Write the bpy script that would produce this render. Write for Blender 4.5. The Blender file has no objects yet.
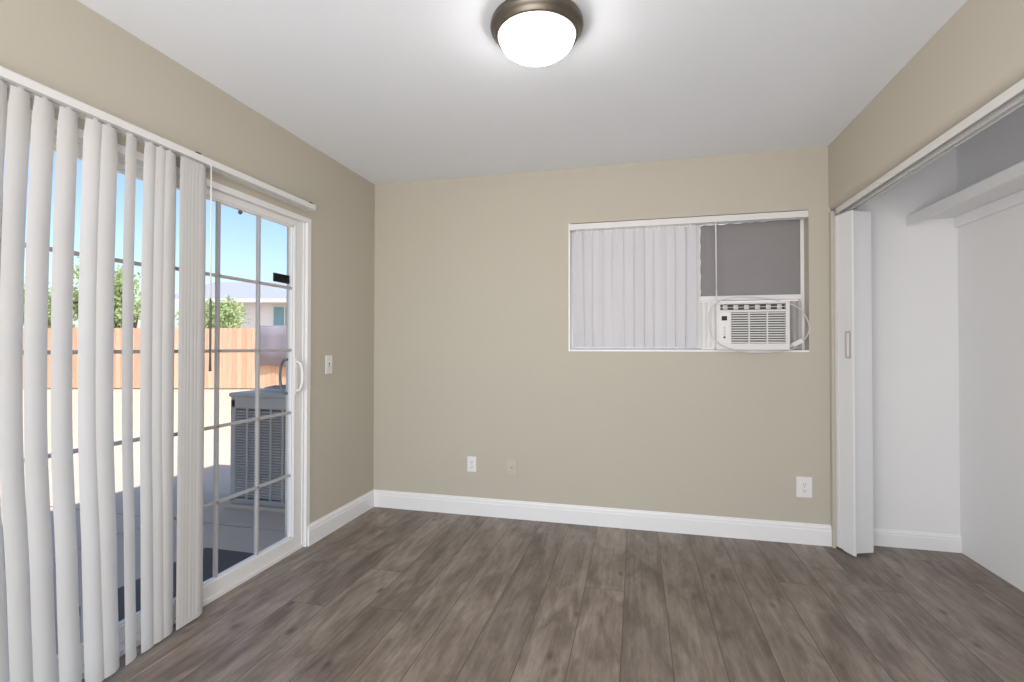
import bpy, bmesh, math, random
from mathutils import Vector, Matrix
random.seed(7)
SC = bpy.context.scene
COL = SC.collection
PI = math.pi

# ------------------------------------------------------------------ camera
H = 2.44                      # ceiling height
L, D, R = 1.934, 3.421, 1.144  # left wall x=-L, window wall y=D, closet wall x=R
CAMZ = 1.205
cd = bpy.data.cameras.new('camera'); cam = bpy.data.objects.new('camera', cd); COL.objects.link(cam)
cd.sensor_width = 36; cd.lens = 36 * 498.22 / 1024; cd.clip_start = .05; cd.clip_end = 500
yaw, pit, rol = .244527, .01195, .001135
fw = Vector((-math.sin(yaw) * math.cos(pit), math.cos(yaw) * math.cos(pit), math.sin(pit)))
rt = Vector((math.cos(yaw), math.sin(yaw), 0)); up = rt.cross(fw)
r2 = rt * math.cos(rol) + up * math.sin(rol); u2 = -rt * math.sin(rol) + up * math.cos(rol)
cam.matrix_world = Matrix(((r2.x, u2.x, -fw.x, 0), (r2.y, u2.y, -fw.y, 0), (r2.z, u2.z, -fw.z, CAMZ), (0, 0, 0, 1)))
SC.camera = cam

# ------------------------------------------------------------------ light, sky, exposure
LAMP = 27.0
FILL = 94.0                   # strength of the added fill light behind the viewpoint
SKY = .25
SUN = 7.0
SC.view_settings.view_transform = 'Standard'; SC.view_settings.look = 'None'
SC.view_settings.exposure = 0.06; SC.view_settings.gamma = 1; SC.view_settings.use_curve_mapping = False
SC.cycles.use_denoising = True
SC.cycles.max_bounces = 10; SC.cycles.diffuse_bounces = 7; SC.cycles.transparent_max_bounces = 16
w = bpy.data.worlds.new('sky'); SC.world = w; w.use_nodes = True
nt = w.node_tree; nt.nodes.clear()
sk = nt.nodes.new('ShaderNodeTexSky'); sk.sky_type = 'NISHITA'; sk.sun_disc = False
sk.sun_elevation = math.radians(46); sk.sun_rotation = math.radians(105); sk.air_density = 1.0; sk.dust_density = 1.6; sk.ozone_density = 1.4
bgn = nt.nodes.new('ShaderNodeBackground'); bgn.inputs[1].default_value = SKY
wo = nt.nodes.new('ShaderNodeOutputWorld')
nt.links.new(sk.outputs[0], bgn.inputs[0]); nt.links.new(bgn.outputs[0], wo.inputs[0])
sd = bpy.data.lights.new('sun', 'SUN'); sd.energy = SUN; sd.angle = math.radians(.6); sd.color = (1, .95, .88)
so = bpy.data.objects.new('sun', sd); COL.objects.link(so)
so.rotation_euler = Vector((-.70, .25, -1)).to_track_quat('-Z', 'Y').to_euler(); so.location = (6, -3, 8)
ad_ = bpy.data.lights.new('added_fill_light', 'AREA'); ad_.shape = 'RECTANGLE'; ad_.size = 2.5; ad_.size_y = 2.1; ad_.energy = FILL; ad_.color = (.985, .99, 1)  # unseen area light added to brighten the room; no room stands behind it
ao_ = bpy.data.objects.new('added_fill_light', ad_); COL.objects.link(ao_); ao_.location = (-.55, -1.05, 1.15); ao_.rotation_euler = (PI / 2 + .22, 0, 0)

# ------------------------------------------------------------------ materials
def lin(c):
    return tuple((v / 255 / 12.92 if v / 255 <= .04045 else ((v / 255 + .055) / 1.055) ** 2.4) for v in c)
def newmat(name):
    m = bpy.data.materials.new(name); m.use_nodes = True
    return m, m.node_tree, m.node_tree.nodes['Principled BSDF']
def N(nt, t, **k):
    n = nt.nodes.new(t)
    for a, b in k.items(): setattr(n, a, b)
    return n
def paint(name, rgb, rough=.5, metal=0., var=.04, scale=6., bump=0., bscale=300., spec=.4):
    m, nt, b = newmat(name)
    c = lin(rgb)
    tc = N(nt, 'ShaderNodeTexCoord'); nz = N(nt, 'ShaderNodeTexNoise'); nz.inputs['Scale'].default_value = scale; nz.inputs['Detail'].default_value = 4
    nt.links.new(tc.outputs['Object'], nz.inputs['Vector'])
    mx = N(nt, 'ShaderNodeMix', data_type='RGBA')
    mx.inputs[6].default_value = (*[v * (1 - var) for v in c], 1); mx.inputs[7].default_value = (*[min(1, v * (1 + var)) for v in c], 1)
    nt.links.new(nz.outputs['Fac'], mx.inputs[0]); nt.links.new(mx.outputs[2], b.inputs['Base Color'])
    b.inputs['Roughness'].default_value = rough; b.inputs['Metallic'].default_value = metal; b.inputs['Specular IOR Level'].default_value = spec
    if bump:
        n2 = N(nt, 'ShaderNodeTexNoise'); n2.inputs['Scale'].default_value = bscale; nt.links.new(tc.outputs['Object'], n2.inputs['Vector'])
        bp = N(nt, 'ShaderNodeBump'); bp.inputs['Strength'].default_value = bump; bp.inputs['Distance'].default_value = .002
        nt.links.new(n2.outputs['Fac'], bp.inputs['Height']); nt.links.new(bp.outputs['Normal'], b.inputs['Normal'])
    return m
M = {}
M['wall'] = paint('beige_wall_paint', (190, 184, 171), .75, bump=.15, bscale=120, var=.02, scale=1.5, spec=.2)
M['ceil'] = paint('white_ceiling_paint', (236, 240, 246), .85, bump=.1, bscale=120, var=.01, spec=.1)
M['closet'] = paint('white_closet_paint', (231, 231, 232), .7, bump=.1, bscale=100, var=.015, scale=2, spec=.2)
M['trim'] = paint('white_gloss_trim', (236, 236, 238), .35, var=.01, spec=.5)
M['bars'] = paint('grey_white_grille_bar', (176, 173, 172), .4, var=.03)
M['cord'] = paint('off_white_cord', (206, 204, 202), .5)
M['vinyl'] = paint('white_vinyl_frame', (228, 228, 228), .4, var=.02)
M['accordion'] = paint('white_folding_door_vinyl', (226, 227, 230), .45, var=.015)
M['rail'] = paint('white_blind_rail', (222, 221, 220), .4, var=.02)
M['plastic'] = paint('white_plastic', (230, 229, 228), .35, var=.01)
M['ivory'] = paint('painted_over_plate', (192, 187, 170), .5, var=.02)
M['acwhite'] = paint('air_conditioner_white_plastic', (224, 223, 222), .4, var=.015)
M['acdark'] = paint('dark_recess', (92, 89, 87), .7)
M['black'] = paint('black_plastic', (22, 23, 27), .35)
M['slot'] = paint('socket_slot_grey', (90, 90, 92), .6)
M['greyboard'] = paint('grey_foam_board', (143, 140, 141), .8, var=.05, scale=9, bump=.2, bscale=60, spec=.1)
M['nickel'] = paint('brushed_nickel', (116, 110, 101), .42, metal=1, var=.08, scale=30)
M['steel'] = paint('grey_metal', (120, 122, 128), .4, metal=.8)
M['condenser'] = paint('condenser_grey_enamel', (166, 163, 162), .5, var=.06, scale=4)
M['coil'] = paint('condenser_coil_dark', (104, 100, 98), .7, var=.2, scale=40)
M['concrete'] = paint('patio_concrete', (196, 180, 166), .85, var=.1, scale=3, bump=.3, bscale=80, spec=.1)
M['dirt'] = paint('pale_dry_yard', (210, 184, 160), .95, var=.12, scale=2, bump=.3, bscale=30, spec=.05)
M['mat'] = paint('navy_door_mat', (94, 90, 92), .95, var=.2, scale=60, bump=.6, bscale=400, spec=.05)
M['stucco'] = paint('added_wall_stucco', (232, 232, 236), .9, var=.03, bump=.3, bscale=50)
M['shingle'] = paint('grey_roof_shingles', (150, 154, 168), .9, var=.12, scale=20)
M['dark_band'] = paint('grey_band_stand_in', (126, 122, 134), .8, var=.12, scale=3)
M['bark'] = paint('tree_bark', (96, 82, 68), .9, var=.2, scale=20)
M['winblue'] = paint('blue_window_glass', (120, 160, 180), .1, var=.1, spec=.8)
M['exterior'] = paint('exterior_stucco', (214, 208, 196), .9, var=.03, bump=.3, bscale=60)

def vane_mat(name, rgb, tr):
    m, nt, b = newmat(name)
    nt.nodes.remove(b)
    out = nt.nodes['Material Output']
    tc = N(nt, 'ShaderNodeTexCoord'); nz = N(nt, 'ShaderNodeTexNoise'); nz.inputs['Scale'].default_value = 14
    mp = N(nt, 'ShaderNodeMapping'); mp.inputs['Scale'].default_value = (8, 8, .4)
    nt.links.new(tc.outputs['Object'], mp.inputs[0]); nt.links.new(mp.outputs[0], nz.inputs['Vector'])
    c = lin(rgb); mx = N(nt, 'ShaderNodeMix', data_type='RGBA')
    mx.inputs[6].default_value = (*[v * .97 for v in c], 1); mx.inputs[7].default_value = (*c, 1)
    nt.links.new(nz.outputs['Fac'], mx.inputs[0])
    d = N(nt, 'ShaderNodeBsdfDiffuse'); t = N(nt, 'ShaderNodeBsdfTranslucent'); s = N(nt, 'ShaderNodeMixShader'); s.inputs[0].default_value = tr
    nt.links.new(mx.outputs[2], d.inputs[0]); nt.links.new(mx.outputs[2], t.inputs[0])
    nt.links.new(d.outputs[0], s.inputs[1]); nt.links.new(t.outputs[0], s.inputs[2]); nt.links.new(s.outputs[0], out.inputs[0])
    return m
M['vane'] = vane_mat('white_vinyl_vane', (229, 228, 227), .36)
M['vane_b'] = vane_mat('white_vinyl_vane_window', (219, 218, 221), .22)
M['leaf'] = vane_mat('pale_green_leaves', (176, 192, 142), .4)

def glass_mat():
    m, nt, b = newmat('clear_pane_glass'); nt.nodes.remove(b)
    t = N(nt, 'ShaderNodeBsdfTransparent'); t.inputs[0].default_value = (.95, .965, .97, 1)
    g = N(nt, 'ShaderNodeBsdfGlossy'); g.inputs['Roughness'].default_value = .02
    lw = N(nt, 'ShaderNodeLayerWeight'); lw.inputs[0].default_value = .5
    pw = N(nt, 'ShaderNodeMath', operation='POWER'); pw.inputs[1].default_value = 5; nt.links.new(lw.outputs['Facing'], pw.inputs[0])
    f = N(nt, 'ShaderNodeMath', operation='MULTIPLY_ADD'); f.inputs[1].default_value = .5; f.inputs[2].default_value = .03; nt.links.new(pw.outputs[0], f.inputs[0])
    s = N(nt, 'ShaderNodeMixShader')
    nt.links.new(f.outputs[0], s.inputs[0]); nt.links.new(t.outputs[0], s.inputs[1]); nt.links.new(g.outputs[0], s.inputs[2])
    nt.links.new(s.outputs[0], nt.nodes['Material Output'].inputs[0])
    return m
M['glass'] = glass_mat()
def lamp_mat():
    m, nt, b = newmat('glowing_frosted_glass')
    b.inputs['Base Color'].default_value = (.95, .93, .88, 1); b.inputs['Roughness'].default_value = .3
    b.inputs['Emission Color'].default_value = (1, .97, .93, 1); b.inputs['Emission Strength'].default_value = LAMP
    return m
M['lamp'] = lamp_mat()

def floor_mat():
    m, nt, b = newmat('grey_brown_wood_planks')
    lk = nt.links.new
    tc = N(nt, 'ShaderNodeTexCoord'); sp = N(nt, 'ShaderNodeSeparateXYZ'); lk(tc.outputs['Object'], sp.inputs[0])
    cb = N(nt, 'ShaderNodeCombineXYZ')
    ax = N(nt, 'ShaderNodeMath', operation='ADD'); ax.inputs[1].default_value = 5.052 + .0
    lk(sp.outputs['X'], ax.inputs[0]); lk(sp.outputs['Y'], cb.inputs['X']); lk(ax.outputs[0], cb.inputs['Y'])
    # per row shift so that end joints do not line up
    rw = N(nt, 'ShaderNodeMath', operation='DIVIDE'); rw.inputs[1].default_value = .192; lk(ax.outputs[0], rw.inputs[0])
    fl = N(nt, 'ShaderNodeMath', operation='FLOOR'); lk(rw.outputs[0], fl.inputs[0])
    wn = N(nt, 'ShaderNodeTexWhiteNoise', noise_dimensions='1D'); lk(fl.outputs[0], wn.inputs['W'])
    sh = N(nt, 'ShaderNodeMath', operation='MULTIPLY_ADD'); sh.inputs[1].default_value = 2.1; lk(wn.outputs['Value'], sh.inputs[0]); lk(sp.outputs['Y'], sh.inputs[2])
    lk(sh.outputs[0], cb.inputs['X'])
    br = N(nt, 'ShaderNodeTexBrick'); br.offset = 0; br.squash = 1
    br.inputs['Color1'].default_value = (0, 0, 0, 1); br.inputs['Color2'].default_value = (1, 1, 1, 1); br.inputs['Mortar'].default_value = (.5, .5, .5, 1)
    br.inputs['Scale'].default_value = 1; br.inputs['Mortar Size'].default_value = .0019; br.inputs['Mortar Smooth'].default_value = .3
    br.inputs['Brick Width'].default_value = 2.1; br.inputs['Row Height'].default_value = .192
    lk(cb.outputs[0], br.inputs['Vector'])
    # grain coordinate, shifted per plank
    bw = N(nt, 'ShaderNodeSeparateColor'); lk(br.outputs['Color'], bw.inputs[0])
    of = N(nt, 'ShaderNodeMath', operation='MULTIPLY'); of.inputs[1].default_value = 37.; lk(bw.outputs[0], of.inputs[0])
    g = N(nt, 'ShaderNodeCombineXYZ'); lk(sp.outputs['X'], g.inputs[0]); lk(sp.outputs['Y'], g.inputs[1]); lk(of.outputs[0], g.inputs[2])
    def noise(sx, sy, det, rough=.6, dist=0.):
        mp = N(nt, 'ShaderNodeMapping'); mp.inputs['Scale'].default_value = (sx, sy, 1); lk(g.outputs[0], mp.inputs[0])
        n = N(nt, 'ShaderNodeTexNoise'); n.inputs['Scale'].default_value = 1; n.inputs['Detail'].default_value = det; n.inputs['Roughness'].default_value = rough; n.inputs['Distortion'].default_value = dist
        lk(mp.outputs[0], n.inputs['Vector']); return n.outputs['Fac']
    def ramp(src, a, b_, ca, cb_):
        r = N(nt, 'ShaderNodeValToRGB'); r.color_ramp.elements[0].position = a; r.color_ramp.elements[1].position = b_
        r.color_ramp.elements[0].color = ca; r.color_ramp.elements[1].color = cb_; lk(src, r.inputs[0]); return r.outputs[0]
    def mul(a, b_, f=1.):
        x = N(nt, 'ShaderNodeMix', data_type='RGBA', blend_type='MULTIPLY'); x.inputs[0].default_value = f; lk(a, x.inputs[6]); lk(b_, x.inputs[7]); return x.outputs[2]
    gr = lambda v: (v, v, v, 1)
    base = ramp(bw.outputs[0], 0, 1, (*lin((130, 119, 110)), 1), (*lin((152, 140, 130)), 1))
    c = mul(base, ramp(noise(8, 2.4, 6, .62, 1.0), .36, .62, (.64, .60, .57, 1), gr(1.10)))     # cloudy blotches
    c = mul(c, ramp(noise(30, 6, 8, .7, .6), .36, .58, (.82, .80, .78, 1), gr(1.04)))
    c = mul(c, ramp(noise(60, 2.2, 6, .65), .3, .75, gr(.74), gr(1.14)))                         # fine grain
    c = mul(c, ramp(noise(16, 3.0, 3, .5, 1.2), .32, .5, gr(.78), gr(1.0)))                      # streaks
    # knots
    mp = N(nt, 'ShaderNodeMapping'); mp.inputs['Scale'].default_value = (6.5, 3.2, 1); lk(g.outputs[0], mp.inputs[0])
    vo = N(nt, 'ShaderNodeTexVoronoi'); vo.inputs['Scale'].default_value = 1.; lk(mp.outputs[0], vo.inputs['Vector'])
    c = mul(c, ramp(vo.outputs['Distance'], .02, .13, gr(.38), gr(1)))
    sm = N(nt, 'ShaderNodeMix', data_type='RGBA'); sm.inputs[7].default_value = (*lin((58, 51, 47)), 1)
    sf = N(nt, 'ShaderNodeMath', operation='MULTIPLY'); sf.inputs[1].default_value = .8; lk(br.outputs['Fac'], sf.inputs[0])
    lk(sf.outputs[0], sm.inputs[0]); lk(c, sm.inputs[6]); lk(sm.outputs[2], b.inputs['Base Color'])
    b.inputs['Roughness'].default_value = .42; b.inputs['Specular IOR Level'].default_value = .45
    bp = N(nt, 'ShaderNodeBump'); bp.inputs['Strength'].default_value = .25; bp.inputs['Distance'].default_value = .001; bp.invert = True
    lk(br.outputs['Fac'], bp.inputs['Height']); lk(bp.outputs[0], b.inputs['Normal'])
    return m
M['floor'] = floor_mat()

def fence_mat():
    m, nt, b = newmat('tan_cedar_boards'); lk = nt.links.new
    tc = N(nt, 'ShaderNodeTexCoord'); sp = N(nt, 'ShaderNodeSeparateXYZ'); lk(tc.outputs['Object'], sp.inputs[0])
    dv = N(nt, 'ShaderNodeMath', operation='DIVIDE'); dv.inputs[1].default_value = .15; lk(sp.outputs['X'], dv.inputs[0])
    fl = N(nt, 'ShaderNodeMath', operation='FLOOR'); lk(dv.outputs[0], fl.inputs[0])
    wn = N(nt, 'ShaderNodeTexWhiteNoise', noise_dimensions='1D'); lk(fl.outputs[0], wn.inputs['W'])
    r = N(nt, 'ShaderNodeValToRGB'); r.color_ramp.elements[0].color = (*lin((212, 174, 146)), 1); r.color_ramp.elements[1].color = (*lin((234, 204, 178)), 1); lk(wn.outputs[0], r.inputs[0])
    mp = N(nt, 'ShaderNodeMapping'); mp.inputs['Scale'].default_value = (30, 30, 2); lk(tc.outputs['Object'], mp.inputs[0])
    nz = N(nt, 'ShaderNodeTexNoise'); nz.inputs['Scale'].default_value = 1; nz.inputs['Detail'].default_value = 4; lk(mp.outputs[0], nz.inputs['Vector'])
    r2_ = N(nt, 'ShaderNodeValToRGB'); r2_.color_ramp.elements[0].position = .3; r2_.color_ramp.elements[0].color = (.75, .72, .7, 1); lk(nz.outputs[0], r2_.inputs[0])
    mx = N(nt, 'ShaderNodeMix', data_type='RGBA', blend_type='MULTIPLY'); mx.inputs[0].default_value = 1; lk(r.outputs[0], mx.inputs[6]); lk(r2_.outputs[0], mx.inputs[7])
    lk(mx.outputs[2], b.inputs['Base Color']); b.inputs['Roughness'].default_value = .85
    return m
M['fence'] = fence_mat()

# ------------------------------------------------------------------ mesh helpers
class MB:
    """collects simple shapes and links them as one mesh"""
    def __init__(s): s.bm = bmesh.new()
    def box(s, x0, x1, y0, y1, z0, z1, bev=0., seg=2):
        vs = [s.bm.verts.new((x, y, z)) for x in (x0, x1) for y in (y0, y1) for z in (z0, z1)]
        f = [(0, 1, 3, 2), (4, 6, 7, 5), (0, 4, 5, 1), (2, 3, 7, 6), (0, 2, 6, 4), (1, 5, 7, 3)]
        fs = [s.bm.faces.new([vs[i] for i in q]) for q in f]
        if bev:
            ed = {e for q in fs for e in q.edges}
            bmesh.ops.bevel(s.bm, geom=list(ed), offset=bev, segments=seg, affect='EDGES', profile=.5)
        return s
    def prism(s, pts, ax, a, b):
        """polygon pts in the two other axes extruded along axis ax (0,1,2) from a to b"""
        def P(u, v, t):
            return (t, u, v) if ax == 0 else ((u, t, v) if ax == 1 else (u, v, t))
        A = [s.bm.verts.new(P(u, v, a)) for u, v in pts]; B = [s.bm.verts.new(P(u, v, b)) for u, v in pts]
        n = len(pts)
        s.bm.faces.new(A); s.bm.faces.new(B[::-1])
        for i in range(n): s.bm.faces.new((A[i], B[i], B[(i + 1) % n], A[(i + 1) % n]))
        return s
    def tube(s, path, r, n=10, closed=False):
        path = [Vector(q) for q in path]; rings = []
        rr = r if isinstance(r, (list, tuple)) else [r] * len(path)
        prev = None
        for i, q in enumerate(path):
            a = path[i - 1] if (i or closed) else path[0]; b = path[(i + 1) % len(path)] if (i < len(path) - 1 or closed) else path[-1]
            t = (b - a).normalized()
            if prev is None:
                u = t.orthogonal().normalized()
            else:
                u = (prev - t * prev.dot(t)).normalized()
            prev = u; v = t.cross(u)
            rings.append([s.bm.verts.new(q + (u * math.cos(2 * PI * k / n) + v * math.sin(2 * PI * k / n)) * rr[i]) for k in range(n)])
        m = len(rings)
        for i in range(m if closed else m - 1):
            A, B = rings[i], rings[(i + 1) % m]
            for k in range(n): s.bm.faces.new((A[k], A[(k + 1) % n], B[(k + 1) % n], B[k]))
        if not closed: s.bm.faces.new(rings[0][::-1]); s.bm.faces.new(rings[-1])
        return s
    def lathe(s, prof, c=(0, 0, 0), n=48):
        """profile [(r,z)...] spun about z"""
        rings = []
        for r, z in prof:
            if r < 1e-5: rings.append([s.bm.verts.new((c[0], c[1], c[2] + z))])
            else: rings.append([s.bm.verts.new((c[0] + r * math.cos(2 * PI * k / n), c[1] + r * math.sin(2 * PI * k / n), c[2] + z)) for k in range(n)])
        for A, B in zip(rings, rings[1:]):
            for k in range(n):
                q = [A[k % len(A)], A[(k + 1) % len(A)], B[(k + 1) % len(B)], B[k % len(B)]]
                q = list(dict.fromkeys(q))
                if len(q) > 2: s.bm.faces.new(q)
        return s
    def build(s, name, mat, parent=None, smooth=False, loc=(0, 0, 0)):
        bmesh.ops.recalc_face_normals(s.bm, faces=s.bm.faces[:])
        me = bpy.data.meshes.new(name); 
        if Vector(loc).length: bmesh.ops.translate(s.bm, verts=s.bm.verts[:], vec=-Vector(loc))
        s.bm.to_mesh(me); s.bm.free()
        o = bpy.data.objects.new(name, me); COL.objects.link(o); o.location = loc
        me.materials.append(mat)
        if smooth:
            for p_ in me.polygons: p_.use_smooth = True
        if parent is not None:
            o.parent = parent; o.location = Vector(loc) - (parent.get('_w') and Vector(parent['_w']) or Vector((0, 0, 0)))
        return o
def thing(name, label, cat, loc=(0, 0, 0), group=None, kind=None, rotz=0):
    o = bpy.data.objects.new(name, None); COL.objects.link(o); o.location = loc; o.rotation_euler = (0, 0, rotz); o.empty_display_size = .1
    if label: o['label'] = label
    if cat: o['category'] = cat
    if group: o['group'] = group
    if kind: o['kind'] = kind
    return o
def tag(o, label=None, cat=None, group=None, kind=None):
    for k, v in (('label', label), ('category', cat), ('group', group), ('kind', kind)):
        if v: o[k] = v
    return o
def struct(o, label, cat): return tag(o, label, cat, kind='structure')
# parts inside a thing are written in the thing's own frame (the Empty sits at its base)

# ------------------------------------------------------------------ room shell
T = .15
YF = -.75                      # wall behind the camera
DY0, DY1, DZ = .78, 2.655, 1.985   # glass door opening
WX0, WX1, WZ0, WZ1 = -.452, 1.034, 1.175, 2.056   # window opening
CX, CY0, CY1 = 1.85, .70, 3.50      # closet back, near end, far end
HZ = 2.047                     # closet header underside
RT = .12

struct(MB().box(-L - T, CX + .1, YF - .1, CY1 + .1, -.1, 0).build('floor', M['floor']), 'grey-brown wood plank floor running toward the window wall', 'floor')
struct(MB().box(-L - T, CX + .1, YF - .1, CY1 + .1, H, H + .08).build('ceiling', M['ceil']), 'smooth white ceiling around the round lamp', 'ceiling')
b = MB()
b.box(-L - T, -L, YF - .1, DY0, 0, H).box(-L - T, -L, DY1, D + T, 0, H).box(-L - T, -L, DY0, DY1, DZ, H)
struct(b.build('wall_left', M['wall']), 'beige wall around the sliding glass door', 'wall')
b = MB()
b.box(-L, WX0, D, D + T, 0, H).box(WX1, R + .01, D, D + T, 0, H).box(WX0, WX1, D, D + T, 0, WZ0).box(WX0, WX1, D, D + T, WZ1, H)
struct(b.build('wall_back', M['wall']), 'beige wall holding the small blinded window', 'wall')
b = MB()
b.prism([(R + .030 * (1 - math.cos(PI / 2 * k / 8)), HZ + .034 - .034 * math.sin(PI / 2 * k / 8)) for k in range(9)] + [(R + RT, HZ), (R + RT, H), (R, H)], 1, CY0, D)
b.box(R, R + RT, YF - .1, CY0 + .1, 0, HZ).box(R, R + RT, YF - .1, CY0, HZ, H)
struct(b.build('wall_right', M['wall']), 'beige wall header above the open closet', 'wall')
struct(MB().box(-L - T, -1.7, YF - .1, YF, 0, H).box(.9, CX + .1, YF - .1, YF, 0, H).box(-1.7, .9, YF - .1, YF, 2.25, H).build('wall_front', M['wall']), 'beige wall behind the viewpoint', 'wall')  # wide opening made up to let the added fill light in
struct(MB().box(R + .01, CX + .1, CY1, CY1 + .1, 0, H).build('wall_closet_end', M['closet']), 'white end wall inside the closet', 'wall')
struct(MB().box(CX, CX + .1, CY0, CY1, 0, H).build('wall_closet_back', M['closet']), 'white long wall at the rear of the closet', 'wall')
struct(MB().box(R + RT, CX, CY0 - .1, CY0, 0, H).build('wall_closet_near', M['closet']), 'white near end wall of the closet', 'wall')
# closet far jamb (thin beige return beside the folded door) and inner header lining
struct(MB().box(R, R + .018, D - .035, D, 0, HZ - .02).build('trim_1', M['wall']), 'narrow beige corner strip beside the folded closet door', 'trim')
struct(MB().box(R + RT, R + RT + .01, CY0, CY1, HZ, H).build('trim_2', M['closet']), 'white lining behind the closet header', 'trim')

# baseboards: moulded profile
def bprof(hh, t): return [(0, 0), (t, 0), (t, hh * .72), (t * .82, hh * .76), (t * .8, hh * .86), (t * .5, hh * .93), (t * .4, hh), (0, hh)]
BH, BT = .125, .016
struct(MB().prism([(D - u, v) for u, v in bprof(BH, BT)], 0, -L, R).build('baseboard_back', M['trim']), 'white baseboard under the window', 'baseboard')
struct(MB().prism([(-L + u, v) for u, v in bprof(BH, BT)], 1, DY1 - .02, D - BT * .4).build('baseboard_left', M['trim']), 'short white baseboard beside the glass door', 'baseboard')
struct(MB().prism([(CY1 - u, v) for u, v in bprof(.10, .014)], 0, R + .18, CX).build('baseboard_closet_end', M['trim']), 'white baseboard on the closet end wall', 'baseboard')

# closet door track
tr = thing('trim_3', 'white double-groove door track under the closet header', 'track', (R + .032, CY0, HZ), kind='structure')
b = MB(); b.prism([(0, -.0), (0, -.034), (.006, -.034), (.006, -.010), (.034, -.010), (.034, -.040), (.040, -.040), (.040, -.010), (.066, -.010), (.066, -.036), (.072, -.036), (.072, -.0)], 1, .1, D - CY0 - .015)
b.build('track_channel', M['rail'], tr)
MB().box(.007, .033, .1, D - CY0 - .02, -.0105, -.012).build('track_groove', M['slot'], tr)

# accordion door stacked against the far jamb
ad = thing('door_2', 'white folded accordion closet door stacked in the far corner', 'closet door', (R + .022, D - .17, 0), kind='structure')
def slab(name, pts, z0, z1, par, mat='accordion'):
    return MB().prism([(x - R - .022, y - D + .17) for x, y in pts], 2, z0, z1).build(name, M[mat], par)
slab('door_panel', [(1.157, 3.412), (1.186, 3.330), (1.198, 3.336), (1.180, 3.416)], .012, HZ - .05, ad)
lead = slab('lead_panel', [(1.183, 3.337), (1.209, 3.262), (1.215, 3.256), (1.222, 3.259), (1.222, 3.268), (1.196, 3.343)], .008, HZ - .048, ad)
slab('fold_strip', [(1.168, 3.3725), (1.1705, 3.366), (1.1735, 3.367), (1.171, 3.3735)], .012, HZ - .05, ad, 'rail')
slab('folded_panel', [(1.215, 3.276), (1.331, 3.322), (1.324, 3.340), (1.208, 3.294)], .016, HZ - .05, ad)
dv = Vector((1.209 - 1.183, 3.262 - 3.337, 0)).normalized(); nv = Vector((dv.y, -dv.x, 0)); nv = nv if nv.x < 0 else -nv
b = MB(); hz = 1.22
def bar(u0, u1, z0, z1, t0=0., t1=.006):
    o = Vector((1.183 - R - .022, 3.337 - D + .17, 0))
    q = [o + dv * u0 + nv * t0, o + dv * u1 + nv * t0, o + dv * u1 + nv * t1, o + dv * u0 + nv * t1]
    b.prism([(v.x, v.y) for v in q], 2, z0, z1)
bar(.030, .068, hz - .078, hz - .070); bar(.030, .068, hz + .070, hz + .078); bar(.030, .037, hz - .07, hz + .07); bar(.061, .068, hz - .07, hz + .07)
b.build('pull_handle', M['bars'], ad)
b = MB(); bar(.037, .061, hz - .07, hz + .07, 0, .002); bar(.046, .054, hz - .055, hz + .055, .002, .005)
b.build('pull_recess', M['plastic'], ad)

# closet shelf with cleats
sh = thing('closet_shelf', 'long white closet shelf with thick front lip', 'shelf', (CX, CY0 + .02, 1.975))
b = MB(); b.box(-.245, 0, 0, CY1 - CY0 - .02, 0, .02); b.build('shelf_board', M['closet'], sh)
b = MB(); b.prism([(-.262, -.035), (-.245, -.035), (-.245, .026), (-.255, .026), (-.262, .018)], 1, 0, CY1 - CY0 - .024); b.build('front_lip', M['trim'], sh)
b = MB(); b.box(-.02, 0, 0, CY1 - CY0 - .02, -.06, 0, .003); b.build('wall_cleat', M['trim'], sh)

# ------------------------------------------------------------------ sliding glass door
dr = thing('door_1', 'white sliding glass door with grids behind the vertical blind', 'glass door', (-L, 0, 0), kind='structure')
b = MB()
b.box(-.11, .006, DY0, DY0 + .035, 0, DZ, .003).box(-.11, .006, DY1 - .035, DY1, 0, DZ, .003)
b.box(-.108, .004, DY0 + .033, DY1 - .033, DZ - .032, DZ, .003).box(-.11, -.012, DY0 + .03, DY1 - .03, 0, .022, .002)
b.box(-.062, -.056, DY0, DY1, DZ - .045, DZ - .03).box(-.02, -.010, DY1 - .052, DY1 - .034, .02, DZ - .03, .002)
b.build('frame', M['vinyl'], dr)
def door_panel(name, xa, xb, ya, yb_, z0, z1, st, rt_, rb, handle=False):
    b = MB()
    b.box(xa, xb, ya, ya + st, z0, z1, .003).box(xa, xb, yb_ - st, yb_, z0, z1, .003)
    b.box(xa, xb, ya + st - .002, yb_ - st + .002, z1 - rt_, z1, .003).box(xa, xb, ya + st - .002, yb_ - st + .002, z0, z0 + rb, .003)
    # glazing bead
    gy0, gy1, gz0, gz1 = ya + st, yb_ - st, z0 + rb, z1 - rt_
    e = .008
    b.box(xb - .004, xb + .003, gy1 + .006, gy1 + .012, gz0, gz1, .001)
    b.box(xa + .006, xb - .006, gy0, gy0 + e, gz0, gz1).box(xa + .006, xb - .006, gy1 - e, gy1, gz0, gz1)
    b.box(xa + .006, xb - .006, gy0, gy1, gz0, gz0 + e).box(xa + .006, xb - .006, gy0, gy1, gz1 - e, gz1)
    p = b.build(name, M['vinyl'], dr)
    xm = (xa + xb) / 2
    MB().box(xm - .002, xm + .002, gy0 + .002, gy1 - .002, gz0 + .002, gz1 - .002).build('glass', M['glass'], p)
    g = MB()
    for k in (1, 2):
        yy = gy0 + (gy1 - gy0) * k / 3; g.box(xm - .009, xm + .011, yy - .0075, yy + .0075, gz0, gz1, .003)
    for k in range(1, 5):
        zz = gz0 + (gz1 - gz0) * k / 5; g.box(xm - .009, xm + .011, gy0, gy1, zz - .0075, zz + .0075, .003)
    g.build('grille_bars', M['bars'], p)
    return p
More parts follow.
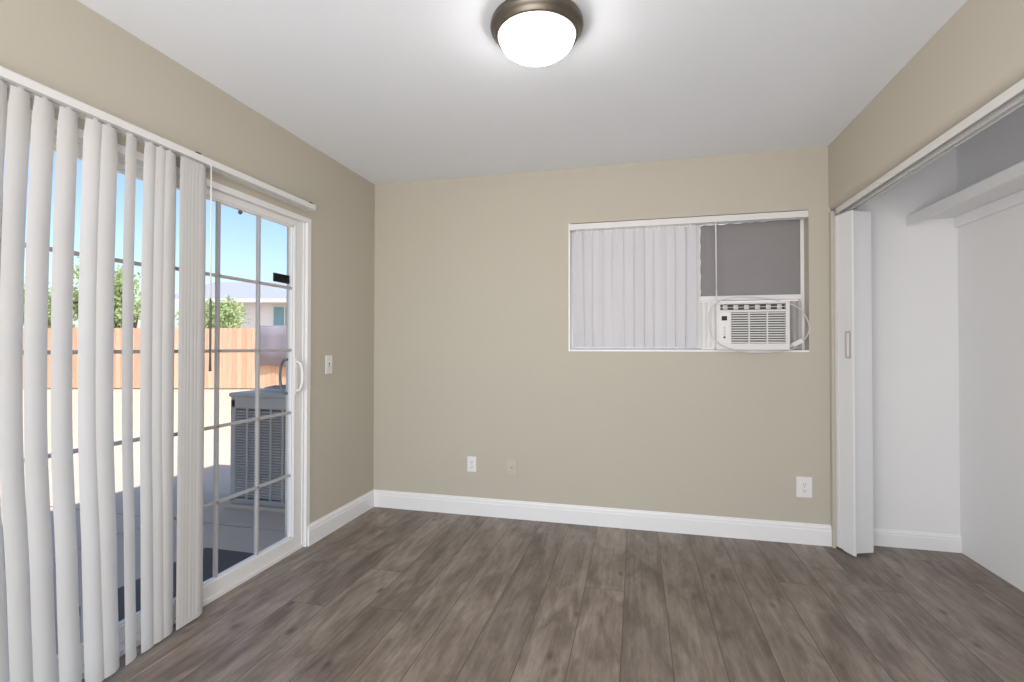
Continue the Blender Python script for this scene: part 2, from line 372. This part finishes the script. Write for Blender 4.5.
sp_ = door_panel('sliding_panel', -.056, -.020, 1.655, DY1 - .05, .022, DZ - .03, .075, .04, .065)
fp_ = door_panel('fixed_panel', -.100, -.064, DY0 + .033, 1.79, .022, DZ - .03, .075, .04, .065)
# D-shaped pull inside, a darker one outside, and the latch plate
hy = DY1 - .05 - .052; hzc = 1.03
def dpull(x0, sgn, ln, proud):
    pth = []
    for i in range(13):
        a = PI * i / 12; pth.append((x0 + sgn * proud * math.sin(a) ** .6 if 0 < i < 12 else x0, hy, hzc - ln / 2 * math.cos(a)))
    return pth
b = MB(); b.tube(dpull(-.020, 1, .17, .045), .0085); b.box(-.021, -.014, hy - .018, hy + .018, hzc - .11, hzc + .11, .003)
b.build('handle', M['vinyl'], sp_, True)
b = MB(); b.tube([(x, hy - .03, z) for x, y, z in dpull(-.056, -1, .2, .05)], .008)
tag(b.build('handle', M['steel'], sp_, True), 'grey outside handle')
MB().box(-.047, -.036, 2.385, 2.512, 1.572, 1.622, .003).build('latch_sensor', M['black'], sp_)
b = MB(); b.lathe([(0, 0), (.011, .0), (.011, .006), (.004, .010), (.004, .016), (0, .016)], n=16)
o = b.build('suction_hook', M['slot'], sp_, True); o.rotation_euler = (0, PI / 2, 0); o.location = (-.036, 2.13, 1.893)

# ------------------------------------------------------------------ vertical blind on the door
RX = -L + .078                # front of the head rail
VX = -L + .045                # line the vanes hang from
bl = thing('vertical_blind', 'large white vertical blind pulled half across the sliding glass door', 'blind', (-L, 0, 2.024))
b = MB()
b.prism([(.0, 0), (.030, 0), (.030, .008), (.044, .008), (.044, 0), (.070, 0), (.070, .027), (.066, .031), (.0, .031)], 1, .70, 2.60)
b.build('head_rail', M['rail'], bl)
for yy in (1.78, 2.56):
    MB().box(.03, .074, yy - .012, yy + .012, .030, .034, .001).build('rail_bracket', M['slot'], bl)
MB().box(.0, .0705, 2.600, 2.604, -.001, .032, .001).build('end_cap', M['rail'], bl)

def vane(parent, mat, along, yc, th, wd, ztop, zbot, camber, sway, ns=26, nc=8, hem=True, lean=0.):
    """one curved slat; local frame: u along the rail, v out of it. along='y' (door) or 'x' (window)"""
    bm = bmesh.new(); rows = []
    for i in range(ns + 1):
        t = i / ns; z = ztop + (zbot - ztop) * t
        su, sv = sway(t)
        thh = th + lean * t
        row = []
        for k in range(nc + 1):
            s = (k / nc - .5) * wd
            c = camber * (1 - (2 * k / nc - 1) ** 2)
            if i == 0: s *= .86
            u = s * math.cos(thh) - c * math.sin(thh) + su
            v = s * math.sin(thh) + c * math.cos(thh) + sv
            row.append(bm.verts.new((v, u, z) if along == 'y' else (u, -v, z)))
        rows.append(row)
    for A, B in zip(rows, rows[1:]):
        for k in range(nc): bm.faces.new((A[k], A[k + 1], B[k + 1], B[k]))
    me = bpy.data.meshes.new('vane'); bm.to_mesh(me); bm.free(); me.materials.append(mat)
    for q in me.polygons: q.use_smooth = True
    o = bpy.data.objects.new('vane', me); COL.objects.link(o); o.parent = parent
    o.location = (VX + L, yc, 0) if along == 'y' else (yc, 0, 0)
    c = MB(); c.box(-.004, .004, -.006, .006, -.022, .006, .001)
    c.build('vane_clip', M['plastic'], o, loc=(0, 0, 0))
    return o
dg = math.radians
vs = [(.78, -24), (.842, -26), (.905, -28), (.966, -30), (1.027, -31), (1.085, -24), (1.144, -20), (1.210, -15.3), (1.282, -15.2), (1.368, -6.6), (1.415, -9.3), (1.4995, -28.6), (1.580, -17.5), (1.624, -6.1), (1.6625, -10.7),
      (1.734, -24), (1.7485, -23), (1.766, -22), (1.783, -22), (1.801, -21), (1.820, -20.5)]
for yc, th in vs:
    fade = max(0., min(1., (1.72 - yc) / .65))
    wob = random.uniform(-.004, .004)
    def sway(t, f=fade, wb=wob):
        # hangs plumb at the rail, belly toward the glass, foot drifting into the room
        a = -.030 * math.sin(PI * min(1, t / .75)) * f; bb = .062 * max(0, (t - .55) / .45) ** 1.5 * f
        return (wb * t, a + bb)
    vane(bl, M['vane'], 'y', yc, dg(th) , .083, -.010, -2.024 + .016, .014, sway, lean=random.uniform(-.03, .03))
# tilt wand
b = MB(); b.tube([(.072, 1.846, -.012), (.074, 1.846, -.60)], .0032, 8); b.tube([(.06, 1.846, .006), (.072, 1.846, -.004), (.072, 1.846, -.02)], .0025, 8)
wd_ = b.build('tilt_wand', M['plastic'], bl, True)
tag(MB().tube([(.074, 1.846, -.60), (.074, 1.846, -.62), (.0745, 1.846, -.86), (.0745, 1.846, -.93)], [.0032, .0048, .0048, .006], 8).build('wand_grip', M['slot'], wd_, True), 'dark lower grip')

# ------------------------------------------------------------------ back window
WY = D + .085
wn_ = thing('window_1', 'small wide window in the beige back wall', 'window', (0, WY, WZ0), kind='structure')
wh = WZ1 - WZ0
b = MB()
b.box(WX0, WX0 + .03, 0, .05, 0, wh, .003).box(WX1 - .022, WX1, 0, .05, 0, wh, .003).box(WX0 + .028, WX1 - .02, .002, .048, wh - .028, wh, .003).box(WX0 + .028, WX1 - .02, .002, .048, 0, .025, .003)
b.build('window_frame', M['vinyl'], wn_)
XM = .395
b = MB()
b.box(XM - .018, XM + .018, -.012, .03, .02, wh - .026, .003)
b.box(XM + .012, WX1 - .02, -.012, .034, .335, .366, .003)
b.build('sash_rail', M['vinyl'], wn_)
b = MB(); b.box(XM - .022, XM + .0, -.026, -.012, .36, .41, .003); b.build('sash_latch', M['plastic'], wn_)
MB().box(WX0 + .03, XM - .018, .028, .033, .025, wh - .028).build('glass', M['glass'], wn_)
MB().box(XM + .018, WX1 - .022, .036, .041, .36, wh - .028).build('glass', M['glass'], wn_)
# grey foam board closing the upper right opening
b = MB()
nx = 24
bm = b.bm
x0, x1, z0, z1 = XM + .020, WX1 - .024, WZ0 + .364, WZ1 - .036
top = []
for i in range(nx + 1):
    x = x0 + (x1 - x0) * i / nx
    top.append((x, z1 - .010 * max(0, 1 - i / nx * 1.3) + .003 * math.sin(i * 1.9) - (.004 if i % 5 == 0 else 0)))
left = [(x0 + .004 * math.sin(j * 2.1) + .002, z0 + (z1 - z0) * j / 14) for j in range(1, 14)]
b.prism([(x0, z0), (x1, z0)] + top[::-1] + left[::-1], 1, WY + .000, WY + .020)
tag(b.build('foam_board', M['greyboard'], loc=(x0, WY, z0)), 'grey insulation board filling the window above the air conditioner', 'panel')
# white sill and left strip, added for the bright daylight lines there
struct(MB().box(WX0, WX1, D - .004, WY, WZ0, WZ0 + .012, .002).box(WX0, WX0 + .009, D - .003, WY, WZ0 + .012, WZ1).build('trim_added', M['trim']), 'white sill and side strip added for the bright edges of the small window', 'trim')
# blind in the window
wb = thing('vertical_blind', 'closed white vertical blind covering the left part of the small window', 'blind', (0, D + .030, WZ1 - .045))
b = MB(); b.prism([(-.034, 0), (-.012, 0), (-.012, .008), (.004, .008), (.004, 0), (.03, 0), (.03, .041), (-.030, .041), (-.034, .037)], 0, WX0 + .004, WX1 - .002)
b.build('head_rail', M['rail'], wb)
nvw = 12
for i in range(nvw):
    yc = WX0 + .050 + i * .0684 + random.uniform(-.006, .006)
    th = dg(random.uniform(9, 30)) if i < 9 else dg(24 + 4 * (i - 9))
    sl = random.uniform(-.006, .006) + (.016 if i == 0 else 0)
    vane(wb, M['vane_b'], 'x', yc, th, .086, -.008, -(WZ1 - .045 - WZ0) + .028, .005, lambda t, s_=sl: (s_ * t, 0), lean=random.uniform(-.16, .16), ns=10)
b = MB(); 
for k in range(4): b.box(XM + .03 + k * .013, XM + .037 + k * .013, -.008, .004, -.012, 0, .001)
b.build('carrier', M['plastic'], wb)
b = MB(); b.tube([(XM + .101, -.036, .004), (XM + .101, -.040, -.02), (XM + .104, -.040, -.44)], .0035, 8); b.tube([(XM + .104, -.040, -.44), (XM + .106, -.040, -.80)], .0045, 8)
b.build('tilt_wand', M['plastic'], wb, True)

# window air conditioner
AX0, AX1, AZ0, AZ1 = .495, .918, WZ0 + .0125, 1.490
aw, ah = AX1 - AX0, AZ1 - AZ0
AYF = D - .035
ac = thing('window_air_conditioner', 'white window air conditioner with slatted front grille and looped cord', 'air conditioner', (AX0, AYF, AZ0))
b = MB()
# front bezel as a frame around two openings
gx0, gx1, gz0, gz1 = .088, aw - .022, .042, ah - .064          # intake grille
vx0, vx1, vz0, vz1 = .024, aw - .022, ah - .050, ah - .014     # air outlet
b.box(0, aw, .0, .03, 0, gz0, .004)
b.box(0, gx0, .0, .03, gz0 - .004, gz1 + .004, .003); b.box(gx1, aw, .0, .03, gz0 - .004, gz1 + .004, .003)
b.box(0, aw, .0, .03, gz1, vz0, .003)
b.box(0, vx0, .0, .03, vz0 - .003, vz1 + .003, .003); b.box(vx1, aw, .0, .03, vz0 - .003, vz1 + .003, .003)
b.box(0, aw, .0, .03, vz1, ah, .004)
b.build('front_bezel', M['acwhite'], ac)
b = MB(); b.box(.004, aw - .004, .03, .42, .004, ah - .004, .004); b.build('housing', M['acwhite'], ac)
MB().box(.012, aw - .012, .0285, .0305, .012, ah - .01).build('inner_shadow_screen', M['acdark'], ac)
b = MB(); ns_ = 13
for i in range(ns_):
    z = gz0 + .007 + (gz1 - gz0 - .014) * i / (ns_ - 1)
    b.prism([(.004, z - .0042), (.018, z - .001), (.018, z + .0042), (.004, z + .0030)], 0, gx0 - .002, gx1 + .002)
for k in (1, 2):
    x = gx0 + (gx1 - gx0) * k / 3; b.box(x - .0035, x + .0035, .003, .02, gz0, gz1)
b.build('intake_grille', M['acwhite'], ac)
b = MB()
for i in range(6):
    x = vx0 + (vx1 - vx0) * (i + .5) / 6
    b.prism([(x - .016, .010), (x - .012, .008), (x + .014, .024), (x + .010, .027)], 2, vz0 + .004, vz1 - .004)
b.box(vx0, vx1, .008, .024, (vz0 + vz1) / 2 - .0015, (vz0 + vz1) / 2 + .0015)
b.build('outlet_louver', M['acwhite'], ac)
cp = MB().box(.016, .078, -.0015, .002, gz0 + .002, gz1 - .002, .001).build('control_panel', M['plastic'], ac)
MB().box(.030, .062, -.0035, -.001, gz1 - .052, gz1 - .024, .001).build('display', M['black'], cp)
for z in (gz0 + .098, gz0 + .078, gz0 + .058, gz0 + .038):
    bt = MB(); bt.lathe([(0, 0), (.007, 0), (.007, .002), (0, .003)], n=16); q = bt.build('button', M['slot'] if z < gz0 + .04 else M['acwhite'], cp, True); q.rotation_euler = (PI / 2, 0, 0); q.location = (.046, -.0015, z)
# expanding side curtains
def curtain(x0, x1, parent, mat='acwhite'):
    b = MB(); n = max(2, int((x1 - x0) / .026)); pts = []
    for i in range(n * 2 + 1):
        pts.append((x0 + (x1 - x0) * i / (2 * n), .105 + (.008 if i % 2 else 0)))
    b.prism(pts + [(x, y + .006) for x, y in pts[::-1]], 2, .018, ah + .01)
    b.box(x0, x1, .098, .125, 0, .02, .002)
    return b.build('side_curtain', M[mat], parent)
curtain(XM + .018 - AX0, .004, ac); curtain(aw - .004, WX1 - .022 - AX0, ac, 'bars')
# power cord: loops over the front, round the left side and below
def catm(P, n=8):
    P = [Vector(q) for q in P]; out = []
    for i in range(len(P) - 1):
        p0, p1, p2, p3 = P[max(0, i - 1)], P[i], P[i + 1], P[min(len(P) - 1, i + 2)]
        for k in range(n):
            t = k / n
            out.append(.5 * ((2 * p1) + (p2 - p0) * t + (2 * p0 - 5 * p1 + 4 * p2 - p3) * t * t + (3 * p1 - p0 - 3 * p2 + p3) * t ** 3))
    out.append(P[-1]); return out
def wp(px, py, y):     # loop outline measured on the unit, in its own frame
    k = y / D
    X = (px - 570) * (1.034 + .452) / (808 - 570) - .452
    Z = 1.205 + (347.5 - py) * .00606 * (1 + (0))
    return (X * k - AX0, y - AYF, 1.205 + (Z - 1.205) * k - AZ0)
yo = AYF - .014
cpth = [wp(799, 345, D + .04), wp(806, 336, D + .01), wp(808, 326, D - .0), wp(804, 314, D - .005), wp(797, 306, D - .02), wp(782, 300, D - .03), wp(762, 296, D - .035), wp(740, 295, yo), wp(725, 299, yo), wp(717, 307, yo), wp(715, 320, yo), wp(717, 333, yo), wp(724, 343, yo), wp(738, 350, yo), wp(758, 353.2, yo), wp(776, 352.2, yo), wp(790, 350.2, D - .012), wp(798, 347, D + .01)]
b = MB(); b.tube(catm(cpth, 6), .0038, 8); b.build('power_cord', M['cord'], ac, True)
b = MB(); px_, py_, pz_ = wp(797, 345, D + .02)
b.box(-.035, .035, -.014, .014, -.014, .016, .006); b.box(-.05, -.035, -.008, .008, -.008, .008, .003)
q = b.build('cord_plug', M['plastic'], ac); q.location = (px_ + .002, py_ + .0, pz_ + .012); q.rotation_euler = (0, dg(-28), 0)

# ------------------------------------------------------------------ wall plates
def plate(name, label, cat, loc, face, wd, ht, mat, kind):
    """face: 'x+' = on the left wall facing +x ; 'y-' = on the back wall facing -y"""
    t = thing(name, label, cat, loc, rotz=(PI / 2 if face == 'x+' else 0))
    MB().box(-wd / 2, wd / 2, -.006, 0, -ht / 2, ht / 2, .0025).build('cover_plate', mat, t)
    if kind == 'outlet':
        for s in (-1, 1):
            b = MB(); b.lathe([(0, 0), (.0165, 0), (.0165, .002), (0, .002)], n=24)
            for v in b.bm.verts: v.co.y = max(-.0135, min(.0135, v.co.y))
            o = b.build('socket', M['plastic'], t); o.rotation_euler = (PI / 2, 0, 0); o.location = (0, -.006, s * .0195)
            c = MB(); c.box(-.008, -.0055, -.0008, .0, -.004, .005).box(.0055, .008, -.0008, .0, -.004, .005).box(-.002, .002, -.0008, 0, -.011, -.007)
            q = c.build('socket_slots', M['slot'], o); q.rotation_euler = (-PI / 2, 0, 0); q.location = (0, 0, .0024)
        MB().box(-.002, .002, -.0072, -.006, -.002, .002, .0005).build('screw', M['slot'], t)
    elif kind == 'switch':
        MB().box(-.006, .006, -.0075, -.006, -.012, .012, .0005).build('toggle_slot', M['slot'], t)
        b = MB(); b.prism([(-.0065, -.006), (-.018, .010), (-.020, .004), (-.0065, -.010)], 0, -.0045, .0045); b.build('toggle', M['plastic'], t)
        for s in (-1, 1): MB().box(-.002, .002, -.007, -.006, s * .03 - .002, s * .03 + .002, .0005).build('screw', M['slot'], t)
    elif kind == 'coax':
        b = MB(); b.lathe([(0, 0), (.008, 0), (.008, .003), (.0048, .003), (.0048, .012), (.002, .012), (.002, .006), (0, .006)], n=16)
        o = b.build('coax_connector', M['ivory'], t, True); o.rotation_euler = (PI / 2, 0, 0); o.location = (0, -.006, 0)
        MB().box(-.0024, .0024, -.0185, -.012, -.0024, .0024, .001).build('connector_tip', M['black'], t)
    return t
plate('light_switch', 'white toggle light switch on the beige wall beside the glass door', 'light switch', (-L, 2.845, 1.09), 'x+', .070, .120, M['plastic'], 'switch')
plate('electrical_outlet', 'white duplex outlet low on the wall left of the window', 'outlet', (-1.150, D, .362), 'y-', .068, .110, M['plastic'], 'outlet')
plate('coax_wall_plate', 'painted-over beige cable plate right of the left outlet', 'wall plate', (-.853, D, .357), 'y-', .070, .112, M['ivory'], 'coax')
plate('electrical_outlet', 'larger white duplex outlet near the closet end of the back wall', 'outlet', (1.000, D, .345), 'y-', .088, .126, M['plastic'], 'outlet')

# ------------------------------------------------------------------ ceiling lamp
lx, ly = -.365, 1.845
lp = thing('ceiling_lamp', 'round flush-mount ceiling lamp with nickel rim and glowing glass dome', 'ceiling lamp', (lx, ly, H))
b = MB(); b.lathe([(0, 0), (.165, 0), (.172, -.006), (.1755, -.016), (.176, -.026), (.173, -.034), (.166, -.040), (.160, -.048), (.157, -.056), (.152, -.060), (.146, -.061), (.142, -.056), (0, -.050)], n=72)
b.build('metal_rim', M['nickel'], lp, True)
b = MB()
dm = [(.1435, -.054)]
for i in range(1, 15):
    a = PI / 2 * i / 14; dm.append((.1435 * math.cos(a), -.058 - .078 * math.sin(a)))
b.lathe(dm, n=72); b.build('glass_dome', M['lamp'], lp, True)

# ------------------------------------------------------------------ outside
GZ = -.10
struct(MB().box(-7.2, -L - T, -3, 3.035, GZ - .1, GZ).box(-7.2, -L - T, 3.055, 6.2, GZ - .1, GZ).box(-7.2, -L - T, 3.03, 3.06, GZ - .1, GZ - .012).build('ground_patio', M['concrete']), 'grey concrete patio outside the glass door', 'patio')
struct(MB().box(-45, 12, -8, 45, GZ - .3, GZ - .02).build('ground_yard', M['dirt']), 'pale dry yard between patio and fence', 'ground')
# the house's own outer shell: roof with eaves, stucco
b = MB(); b.box(-2.55, 5.5, -4, 3.88, 2.56, 2.70); b.prism([(-2.55, 2.70), (5.5, 2.70), (1.5, 3.7)], 1, -4, 3.88)
struct(b.build('roof', M['shingle']), 'low roof over the room', 'roof')
b = MB(); b.box(-L - T - .02, -L - T, -4, DY0, GZ, 2.56).box(-L - T - .02, -L - T, DY1, D + T + .02, GZ, 2.56).box(-L - T - .02, -L - T, DY0, DY1, DZ, 2.56)
struct(b.build('wall_outside', M['exterior']), 'stucco outside face of the house', 'wall')

MB_ = MB()
mt = MB_; mt.box(-.22, .22, -.40, .40, 0, .014, .004)
tag(mt.build('door_mat', M['mat'], loc=(0, 0, 0)), 'dark blue mat on the patio just outside the glass door', 'door mat').location = (-2.47, 2.25, GZ)

struct(MB().box(-1.6, 6, 5.3, 5.45, GZ, 2.6).build('wall_added', M['stucco']), 'white wall added outside the small window to whiten its gaps', 'wall')  # put in to block the sky and give whitish light at the window
# condenser unit
cu = thing('outdoor_condenser', 'grey louvred air conditioning condenser standing on the patio', 'condenser', (-2.83, 3.78, GZ))
W2 = .385; CH = .93
MB().box(-W2 - .04, W2 + .04, -W2 - .03, W2 + .04, 0, .03, .005).build('base_pad', M['concrete'], cu)
MB().box(-W2 + .03, W2 - .03, -W2 + .03, W2 - .03, .06, CH - .06).build('coil', M['coil'], cu)
b = MB()
b.box(-W2, W2, -W2, W2, .03, .075, .01)
b.box(-W2, W2, -W2, W2, CH - .13, CH - .02, .012)
for sx in (-1, 1):
    for sy in (-1, 1): b.box(sx * W2 - (.05 if sx > 0 else 0), sx * W2 + (.05 if sx < 0 else 0), sy * W2 - (.05 if sy > 0 else 0), sy * W2 + (.05 if sy < 0 else 0), .05, CH - .05, .008)
b.build('cabinet', M['condenser'], cu)
for side in range(4):
    b = MB(); zz = .09
    while zz < CH - .14:
        b.prism([(-W2 + .002, zz), (-W2 + .016, zz + .010), (-W2 + .016, zz + .014), (-W2 + .002, zz + .006)], 0, -W2 + .05, W2 - .05); zz += .022
    for k in range(1, 6):
        x = -W2 + .05 + (2 * W2 - .1) * k / 6; b.box(x - .010, x + .010, -W2 - .001, -W2 + .014, .07, CH - .12, .002)
    o = b.build('louver_panel', M['condenser'], cu); o.rotation_euler = (0, 0, side * PI / 2)
b = MB(); b.box(-W2 - .012, W2 + .012, -W2 - .012, W2 + .012, CH - .035, CH, .012); b.lathe([(.30, CH), (.30, CH + .025), (.28, CH + .03), (.28, CH)], n=40)
b.build('top_cap', M['condenser'], cu)
b = MB()
for r in (.05, .09, .13, .17, .21, .25): b.tube([(r * math.cos(2 * PI * k / 32), r * math.sin(2 * PI * k / 32), CH + .03) for k in range(32)], .004, 6, True)
for k in range(8):
    a = PI * k / 4; b.tube([(.03 * math.cos(a), .03 * math.sin(a), CH + .034), (.29 * math.cos(a), .29 * math.sin(a), CH + .03)], .004, 6)
b.build('fan_guard', M['steel'], cu)

# fence, across the yard (its own frame runs along x, rotated 14 degrees)
fyaw = yaw
def far(s, d):   # s to the side, d away, from the patio door's viewpoint
    return Vector((0, 0, 0)) + Vector((-math.sin(yaw), math.cos(yaw), 0)) * d + Vector((math.cos(yaw), math.sin(yaw), 0)) * s
fl_ = far(-22, 15.4); fl_.z = GZ
fn = thing('wooden_fence', 'tan wooden board fence across the far side of the yard', 'fence', fl_, rotz=yaw)
b = MB(); FL = 19.5; n = int(FL / .15)
for i in range(n):
    hh = 1.88 + random.uniform(-.012, .012); yy = random.uniform(-.006, .006)
    b.prism([(i * .15 + .003, .02), (i * .15 + .147, .02), (i * .15 + .147, hh - .03), (i * .15 + .125, hh), (i * .15 + .025, hh), (i * .15 + .003, hh - .03)], 1, yy, yy + .018)
b.build('fence_boards', M['fence'], fn)
for z in (.35, 1.0, 1.6):
    MB().box(0, n * .15, .02, .06, z, z + .09).build('fence_rail', M['fence'], fn)
for k in range(9):
    MB().box(k * 2.4 + .02, k * 2.4 + .11, .06, .15, 0, 1.8).build('fence_post', M['fence'], fn)
# made-up grey sheet on the fence, in place of a dark glass reflection
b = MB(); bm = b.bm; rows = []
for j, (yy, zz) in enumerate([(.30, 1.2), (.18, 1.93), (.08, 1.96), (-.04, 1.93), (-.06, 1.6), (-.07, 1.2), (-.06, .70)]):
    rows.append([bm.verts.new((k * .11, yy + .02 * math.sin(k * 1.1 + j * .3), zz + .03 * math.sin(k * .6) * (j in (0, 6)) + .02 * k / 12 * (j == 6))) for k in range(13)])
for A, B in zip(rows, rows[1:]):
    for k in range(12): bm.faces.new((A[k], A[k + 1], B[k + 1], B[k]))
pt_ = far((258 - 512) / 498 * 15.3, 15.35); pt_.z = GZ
o = b.build('fence_dark_band', M['dark_band'], smooth=True); o.location = pt_; o.rotation_euler = (0, 0, yaw)
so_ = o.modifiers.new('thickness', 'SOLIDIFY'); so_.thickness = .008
tag(o, 'made-up grey sheet for a dark reflection over the top of the wooden fence', 'stand-in')

# neighbouring house
hp = far(-15.0, 22); hp.z = GZ
nh = thing('house', 'neighbouring white house with grey roof beyond the fence', 'house', hp, rotz=yaw)
b = MB(); b.box(0, 9.5, .5, 7, 0, 3.30); b.build('house_wall', M['stucco'], nh)
b = MB(); b.prism([(.0, 3.36), (.0, 3.44), (3.6, 4.62), (7.4, 3.44), (7.4, 3.36)], 0, -.4, 9.9); b.build('house_roof', M['shingle'], nh)
b = MB(); b.box(-.42, 9.92, -.05, .03, 3.26, 3.42, .01); b.build('gutter', M['stucco'], nh)
for xx in (4.25, 7.2):
    b = MB(); b.box(xx - .06, xx + 1.06, .46, .5, 1.9, 3.16, .01).box(xx + .48, xx + .52, .44, .5, 1.9, 3.16); wf = b.build('window_frame', M['vinyl'], nh)
    MB().box(xx, xx + 1.0, .45, .47, 1.96, 3.1).build('pane', M['winblue'], wf)

# trees
def tree(label, loc, hgt, spread, base, nleaf, seed, leafsz=.085):
    rnd = random.Random(seed)
    t = thing('tree', label, 'tree', loc, group=None)
    b = MB(); tips = []
    def limb(p, d, ln, r, lev):
        pts = [p]; q = Vector(p); dd = Vector(d)
        for i in range(5):
            dd = (dd + Vector((rnd.uniform(-.2, .2), rnd.uniform(-.2, .2), rnd.uniform(-.02, .16)))).normalized(); q = q + dd * ln / 5; pts.append(q.copy())
        b.tube(pts, [r * (1 - .12 * i) for i in range(6)], 6)
        if lev >= 2: tips.extend(pts[2:])
        if lev < 3:
            for k in range(4 if lev else 5):
                a = rnd.uniform(0, 2 * PI); st = pts[rnd.randint(2, 5)]
                limb(st, (math.cos(a) * spread, math.sin(a) * spread, rnd.uniform(.35, 1.0)), ln * rnd.uniform(.5, .72), r * .5, lev + 1)
    limb(Vector((0, 0, 0)), (0, 0, 1), hgt * .45, base, 0)
    b.build('trunk', M['bark'], t, True)
    bm = bmesh.new()
    for i in range(nleaf):
        c = Vector(rnd.choice(tips)) + Vector([rnd.gauss(0, .16) for _ in range(3)])
        if c.z > hgt: c.z = hgt - abs(rnd.gauss(0, .3))
        u = Vector([rnd.gauss(0, 1) for _ in range(3)]).normalized(); v = u.orthogonal().normalized(); s = leafsz * rnd.uniform(.6, 1.2)
        bm.faces.new([bm.verts.new(c + u * s), bm.verts.new(c + v * s * .4), bm.verts.new(c - u * s), bm.verts.new(c - v * s * .4)])
    me = bpy.data.meshes.new('foliage'); bm.to_mesh(me); bm.free(); me.materials.append(M['leaf'])
    o = bpy.data.objects.new('foliage', me); COL.objects.link(o); o.parent = t
    return t
def at(px, d, z=GZ): 
    v = far((px - 512) / 498.2 * d, d); v.z = z; return v
tree('pale green tree behind the fence, seen right of the door blind', at(208, 18), 3.9, .75, .10, 5200, 3)
tree('tall pale green tree behind the fence, seen between the blind slats', at(122, 17.5), 5.6, .8, .13, 6500, 5)
tree('pale green tree behind the fence at the far left of the blind', at(40, 18.5), 4.4, .9, .12, 5200, 9)
